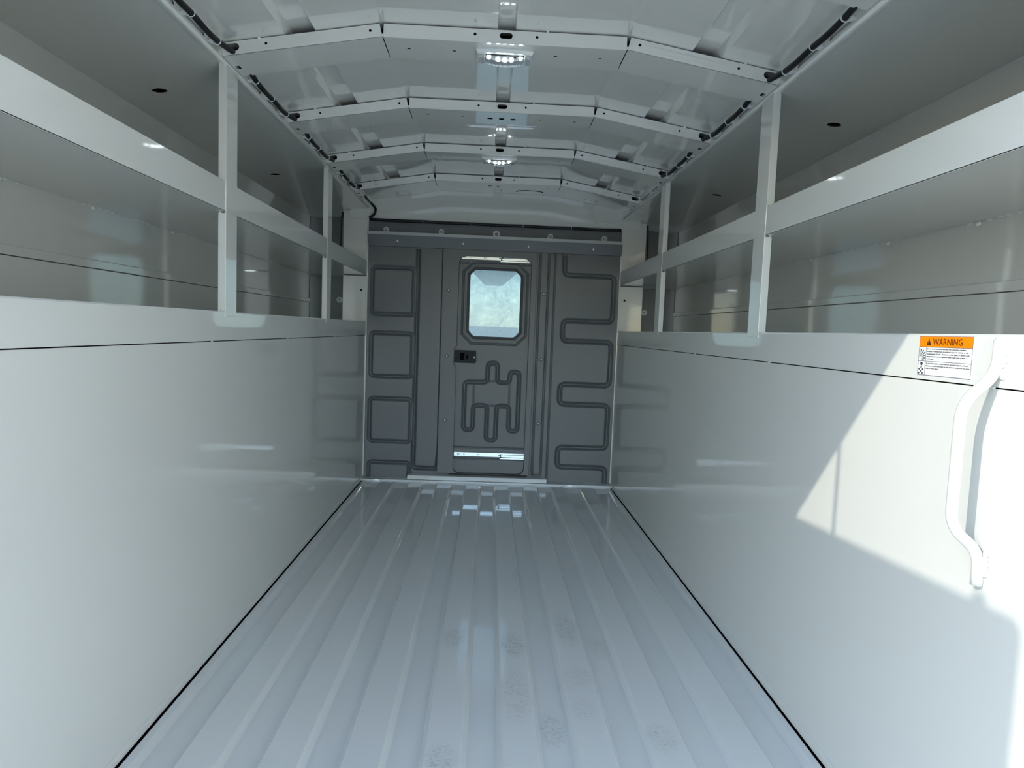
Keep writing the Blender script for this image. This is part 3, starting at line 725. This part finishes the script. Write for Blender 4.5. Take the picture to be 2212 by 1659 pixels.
# ------------------------------------------------------------------ shelf posts, shelves, corner covers
def post(s, yp, label):
    e = empty('shelf_post', (s * H, yp, .76)); tag(e, label, 'post', 'upright posts of the shelf bays')
    PY = .0645
    MB().box(s * (H - .0020), s * (H - .0002), yp, yp + PY, .7585, 1.3085).build('aisle_face', m_paint, e, bevel=.0008)
    for z0, z1 in ((.7690, .9870), (1.0590, 1.3085)):
        MB().box(s * (H - .0022), s * (H + .0150), yp - .0008, yp + .0012, z0, z1).build('rear_flange', m_paint, e, bevel=.0006)
    t = MB()
    for k, (x, z) in enumerate(((H - .001, .7585), (H + .013, .7695), (H - .001, 1.0570), (H - .001, .9885), (H + .011, .9880), (H + .003, 1.3080), (H + .012, 1.3085))):
        t.blob((s * x, yp - .001, z), .0022, .0020, .0024, k)
    t.build('weld_bead', m_weld, e, smooth=True, kind='stuff')
    return e
post(-1, 1.5293, 'nearer white shelf post on the left wall, beside the nearest full roof bow')
post(-1, 2.4538, 'farther white shelf post on the left wall, near the front wall')
post(1, 1.5293, 'nearer white shelf post on the right wall, beside the nearest full roof bow')
post(1, 2.4538, 'farther white shelf post on the right wall, near the front wall')
def shelf(s, label):
    e = empty('upper_shelf', (s * H, YR, .99)); tag(e, label, 'shelf', 'upper shelves along the side walls')
    MB().box(s * (H - .0008), s * (H + .0012), YR - .07, D - .004, .9895, 1.0568).build('shelf_lip', m_paint, e, bevel=.0008)
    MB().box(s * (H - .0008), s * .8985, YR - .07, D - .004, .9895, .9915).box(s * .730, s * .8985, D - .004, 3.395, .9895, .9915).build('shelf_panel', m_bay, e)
    MB().box(s * (H + .0012), s * (H + .010), YR - .07, D - .004, 1.0545, 1.0568).build('lip_return', m_paint, e)
    return e
shelf(-1, 'long white steel shelf with an upturned lip in the left bay')
shelf(1, 'long white steel shelf with an upturned lip in the right bay')
def cover(s, label):
    e = empty('corner_cover', (s * .67, D, .77)); tag(e, label, 'cover', 'corner covers at the front ends of the shelf bays')
    MB().box(s * .6135, s * .7262, D - .001, D + .001, .9920, 1.2925).build('upper_cover', m_paint, e, bevel=.0006)
    MB().box(s * .6125, s * .7235, D - .003, D - .001, .7700, .9860).build('lower_cover', m_paint, e, bevel=.0006)
    o = bpy.data.objects.new('screw', riv2); COL.objects.link(o); setp(o, e); o.location = (s * .6365, D - .0032, .9190)
    return e
riv2 = MB().torus((0, 0, 0), (0, 1, 0), .0042, .0014, 14, 6).lathe([(.0030, 0), (.0030, .001), (.001, .0012)], (0, 0, 0), (0, -1, 0), 10).mesh('screw'); riv2.materials.append(m_black)
cover(-1, 'flat white corner cover left of the partition, between shelf bay and front wall')
cover(1, 'flat white corner cover right of the partition, between shelf bay and front wall')
# dark drop cable hidden behind each cover
for s, l in ((-1, 'black cable dropping behind the left corner cover'), (1, 'black cable dropping behind the right corner cover')):
    c = MB().tube(smooth_path([(s * .7345, 3.266, 1.285), (s * .7375, 3.266, 1.22), (s * .7390, 3.266, 1.12), (s * .7375, 3.266, 1.06), (s * .7345, 3.266, 1.02)], .05), .0050, 10).build('drop_cable', m_cable, smooth=True)
    tag(c, l, 'cable')

# ------------------------------------------------------------------ grab handle on the right wall
hy0 = .789
gh = empty('grab_handle', (H, hy0, .61)); tag(gh, 'white painted steel grab handle welded to the right wall beside the warning label', 'handle')
pth = smooth_path([(.6055, hy0, .7620), (.6055, hy0, .7215), (.5650, hy0, .6830), (.5650, hy0, .5300), (.6045, hy0, .4985), (.6045, hy0, .4570)], .022, 8)
hb = MB().tube(pth, .0068, 20).build('handle_bar', m_paint, gh, smooth=True)
t = MB(); rnd = random.Random(5)
for k in range(7): t.blob((.6075, hy0 - .0065 + rnd.uniform(-.002, .001), .7575 - k * .0065 + rnd.uniform(-.002, .002)), .0035, .0038, .0040, k)
t.blob((.607, hy0 + .004, .7625), .003, .006, .003, 9)
for k in range(5): t.blob((.6075, hy0 - .0075 + rnd.uniform(-.001, .001), .4985 - k * .0062), .0032, .0034, .0042, 20 + k)
t.build('weld_bead', m_weld, gh, smooth=True, kind='stuff')

# ------------------------------------------------------------------ warning label
LY0, LY1, LZ0, LZ1 = .9440, .8370, .7103, .7656       # left/right edge in the view, bottom/top
wl = MB().box(H - .0016, H - .0009, LY1, LY0, LZ0, LZ1).build('warning_label', m_label_white)
tag(wl, 'rectangular warning sticker with orange heading on the right wall near the grab handle', 'label')
XF = H - .00165
def lbl(y, z, d=0.0): return (XF - d, LY0 - y, LZ0 + z)   # label coordinates: y to the reader's right, z up
LW, LH = LY0 - LY1, LZ1 - LZ0
def lrect(mb, a, b_, c, d, dep=0.0): mb.box(XF - dep - .0002, XF - dep, LY0 - b_, LY0 - a, LZ0 + c, LZ0 + d)
mb = MB(); lrect(mb, .0006, LW - .0006, .0400, LH - .0006); heading = o_ = mb.build('label_heading', m_orange, wl); o_['label'] = 'orange heading band'
ln = .0006; mb = MB()
lrect(mb, 0, LW, 0, ln); lrect(mb, 0, LW, LH - ln, LH); lrect(mb, 0, ln, 0, LH); lrect(mb, LW - ln, LW, 0, LH)
lrect(mb, 0, LW, .0397, .0397 + ln, .0001); lrect(mb, 0, LW, .0196, .0196 + ln, .0001); lrect(mb, .0155, .0155 + ln, 0, .0397, .0001)
mb.build('label_border', mat('label_line', (.10, .09, .16), .5), wl)
def lpoly(mb, pts, dep=.0003):
    mb.plate(pts, [], (XF - dep, LY0, LZ0), (0, -1, 0), (0, 0, 1), .0002)
mb = MB(); lpoly(mb, [(.0158, .0428), (.0252, .0428), (.0205, .0523)]); mb.build('alert_symbol', m_ink, wl)
mb = MB(); lpoly(mb, [(.0200, .0460), (.0210, .0460), (.0213, .0495), (.0197, .0495)], .0006); lpoly(mb, circ(.0205, .0446, .0006, 8), .0006); mb.build('alert_mark', m_orange, wl)
# burst pictogram
mb = MB(); ox, oz = .0035, .0240
for k in range(9):
    a = math.radians(-55 + k * 19); r0, r1 = .0030, (.0135 if k > 2 else .0100); w_ = math.radians(3.2)
    p = [(ox + r0 * math.cos(a), oz + r0 * math.sin(a)), (ox + r1 * math.cos(a - w_), oz + r1 * math.sin(a - w_)), (ox + r1 * math.cos(a + w_), oz + r1 * math.sin(a + w_))]
    p = [(min(max(q[0], .0012), .0150), min(max(q[1], .0206), .0388)) for q in p]
    lpoly(mb, p)
lpoly(mb, circ(ox - .0005, .0268, .0009, 8)); mb.build('burst_symbol', m_ink, wl)
# skull and crossed bones
mb = MB(); lpoly(mb, slot(.0078, .0158, .0006, .0022, 8)); lpoly(mb, [(.0060, .0125), (.0096, .0125), (.0088, .0098), (.0068, .0098)])
for a in (.62, -.62):
    c_, s_ = math.cos(a), math.sin(a)
    q = [(-.0052, -.0004), (.0052, -.0004), (.0052, .0004), (-.0052, .0004)]
    lpoly(mb, [(.0078 + x * c_ - y * s_, .0056 + x * s_ + y * c_) for x, y in q], .0003 if a > 0 else .0005)
    for sx in (-1, 1):
        for sy_ in (-1, 1): lpoly(mb, circ(.0078 + sx * .0050 * c_ - sy_ * .0006 * s_, .0056 + sx * .0050 * s_ + sy_ * .0006 * c_, .0008, 8), .0007)
mb.build('skull_symbol', m_ink, wl)
mb = MB(); lpoly(mb, circ(.0069, .0154, .0006, 8), .0009); lpoly(mb, circ(.0087, .0154, .0006, 8), .0009); lpoly(mb, [(.0075, .0138), (.0081, .0138), (.0078, .0146)], .0009)
lpoly(mb, [(.0066, .0118), (.0090, .0118), (.0090, .0114), (.0066, .0114)], .0009); mb.build('skull_eyes', m_label_white, wl)
def text(body, y, z, size, material, name, xs_=1.0, bold=0.0, par=None):
    cu = bpy.data.curves.new(name, 'FONT'); cu.body = body; cu.size = size; cu.extrude = .00005; cu.offset = bold; cu.space_line = 1.0; cu.resolution_u = 2
    tmp = bpy.data.objects.new('tmp', cu); COL.objects.link(tmp); bpy.context.view_layer.update()
    me = bpy.data.meshes.new_from_object(tmp.evaluated_get(bpy.context.evaluated_depsgraph_get()))
    bpy.data.objects.remove(tmp); R = Matrix(((0, 0, -1), (-1, 0, 0), (0, 1, 0)))
    for v in me.vertices: v.co = R @ Vector((v.co.x * xs_, v.co.y, v.co.z)) + Vector(lbl(y, z, .0004))
    me.materials.clear(); o = link(name, me, material, par or wl); return o
# heading text is fitted to its measured width
def fit_text(body, y0, y1, z, size, material, name, bold=0.0, par=None):
    o = text(body, 0, z, size, material, name, 1.0, bold, par)
    ys = [v.co.y for v in o.data.vertices]; w0 = max(ys) - min(ys); k = (y1 - y0) / w0; top = max(ys)
    for v in o.data.vertices: v.co.y = (LY0 - y0) - (top - v.co.y) * k
    return o
fit_text('WARNING', .0288, .0880, .0432, .0128, m_brownink, 'warning_lettering', .00010, heading)
L1 = ['Do not store flammable materials such as gasoline, acetylene,', 'propane or cleaning fluids in enclosed cargo area of body or side', 'compartments of body.  Electrical switches, lights, or electric tools', 'may spark and cause an explosion which could result in death or', 'severe injury.']
W1 = [.0785, .0825, .0845, .0815, .0155]
for k, (t_, w_) in enumerate(zip(L1, W1)): fit_text(t_, .0178, .0178 + w_, .0366 - .0035 * k, .0027, m_ink, 'small_print', .00002)
L2 = ['Do not allow people to ride or work in enclosed cargo area of body.', 'Poisonous carbon monoxide gas may leak into cargo area and cause', 'death or severe injury.']
W2 = [.0835, .0865, .0265]
for k, (t_, w_) in enumerate(zip(L2, W2)): fit_text(t_, .0178, .0178 + w_, .0162 - .0035 * k, .0027, m_ink, 'small_print', .00002)

# ------------------------------------------------------------------ truck cab seen through the door window
cab = empty('truck_cab', (0, 3.6, -.3)); tag(cab, 'truck cab interior glimpsed through the door window', 'cab')
MB().prism([(-.125, 3.46), (.125, 3.46), (.062, 4.60), (-.058, 4.60)], 'z', 1.055, 1.072).build('overhead_console', m_cabtrim, cab, bevel=.003)
MB().box(-.55, .55, 3.55, 4.60, 1.255, 1.285).build('cab_roof', m_cabtrim, cab, bevel=.01)
MB().prism([(4.25, .45), (4.25, .74), (4.35, .775), (4.75, .765), (4.85, .45)], 'x', -.16, .17).build('dash_hump', m_dash, cab, bevel=.01)
MB().box(-.55, .55, 3.55, 4.9, -.25, -.2).build('cab_floor', m_dash, cab)
MB().prism([(4.4, .40), (4.4, .62), (4.9, .66), (4.9, .40)], 'x', -.55, .55).build('dashboard', m_dash, cab, bevel=.02)
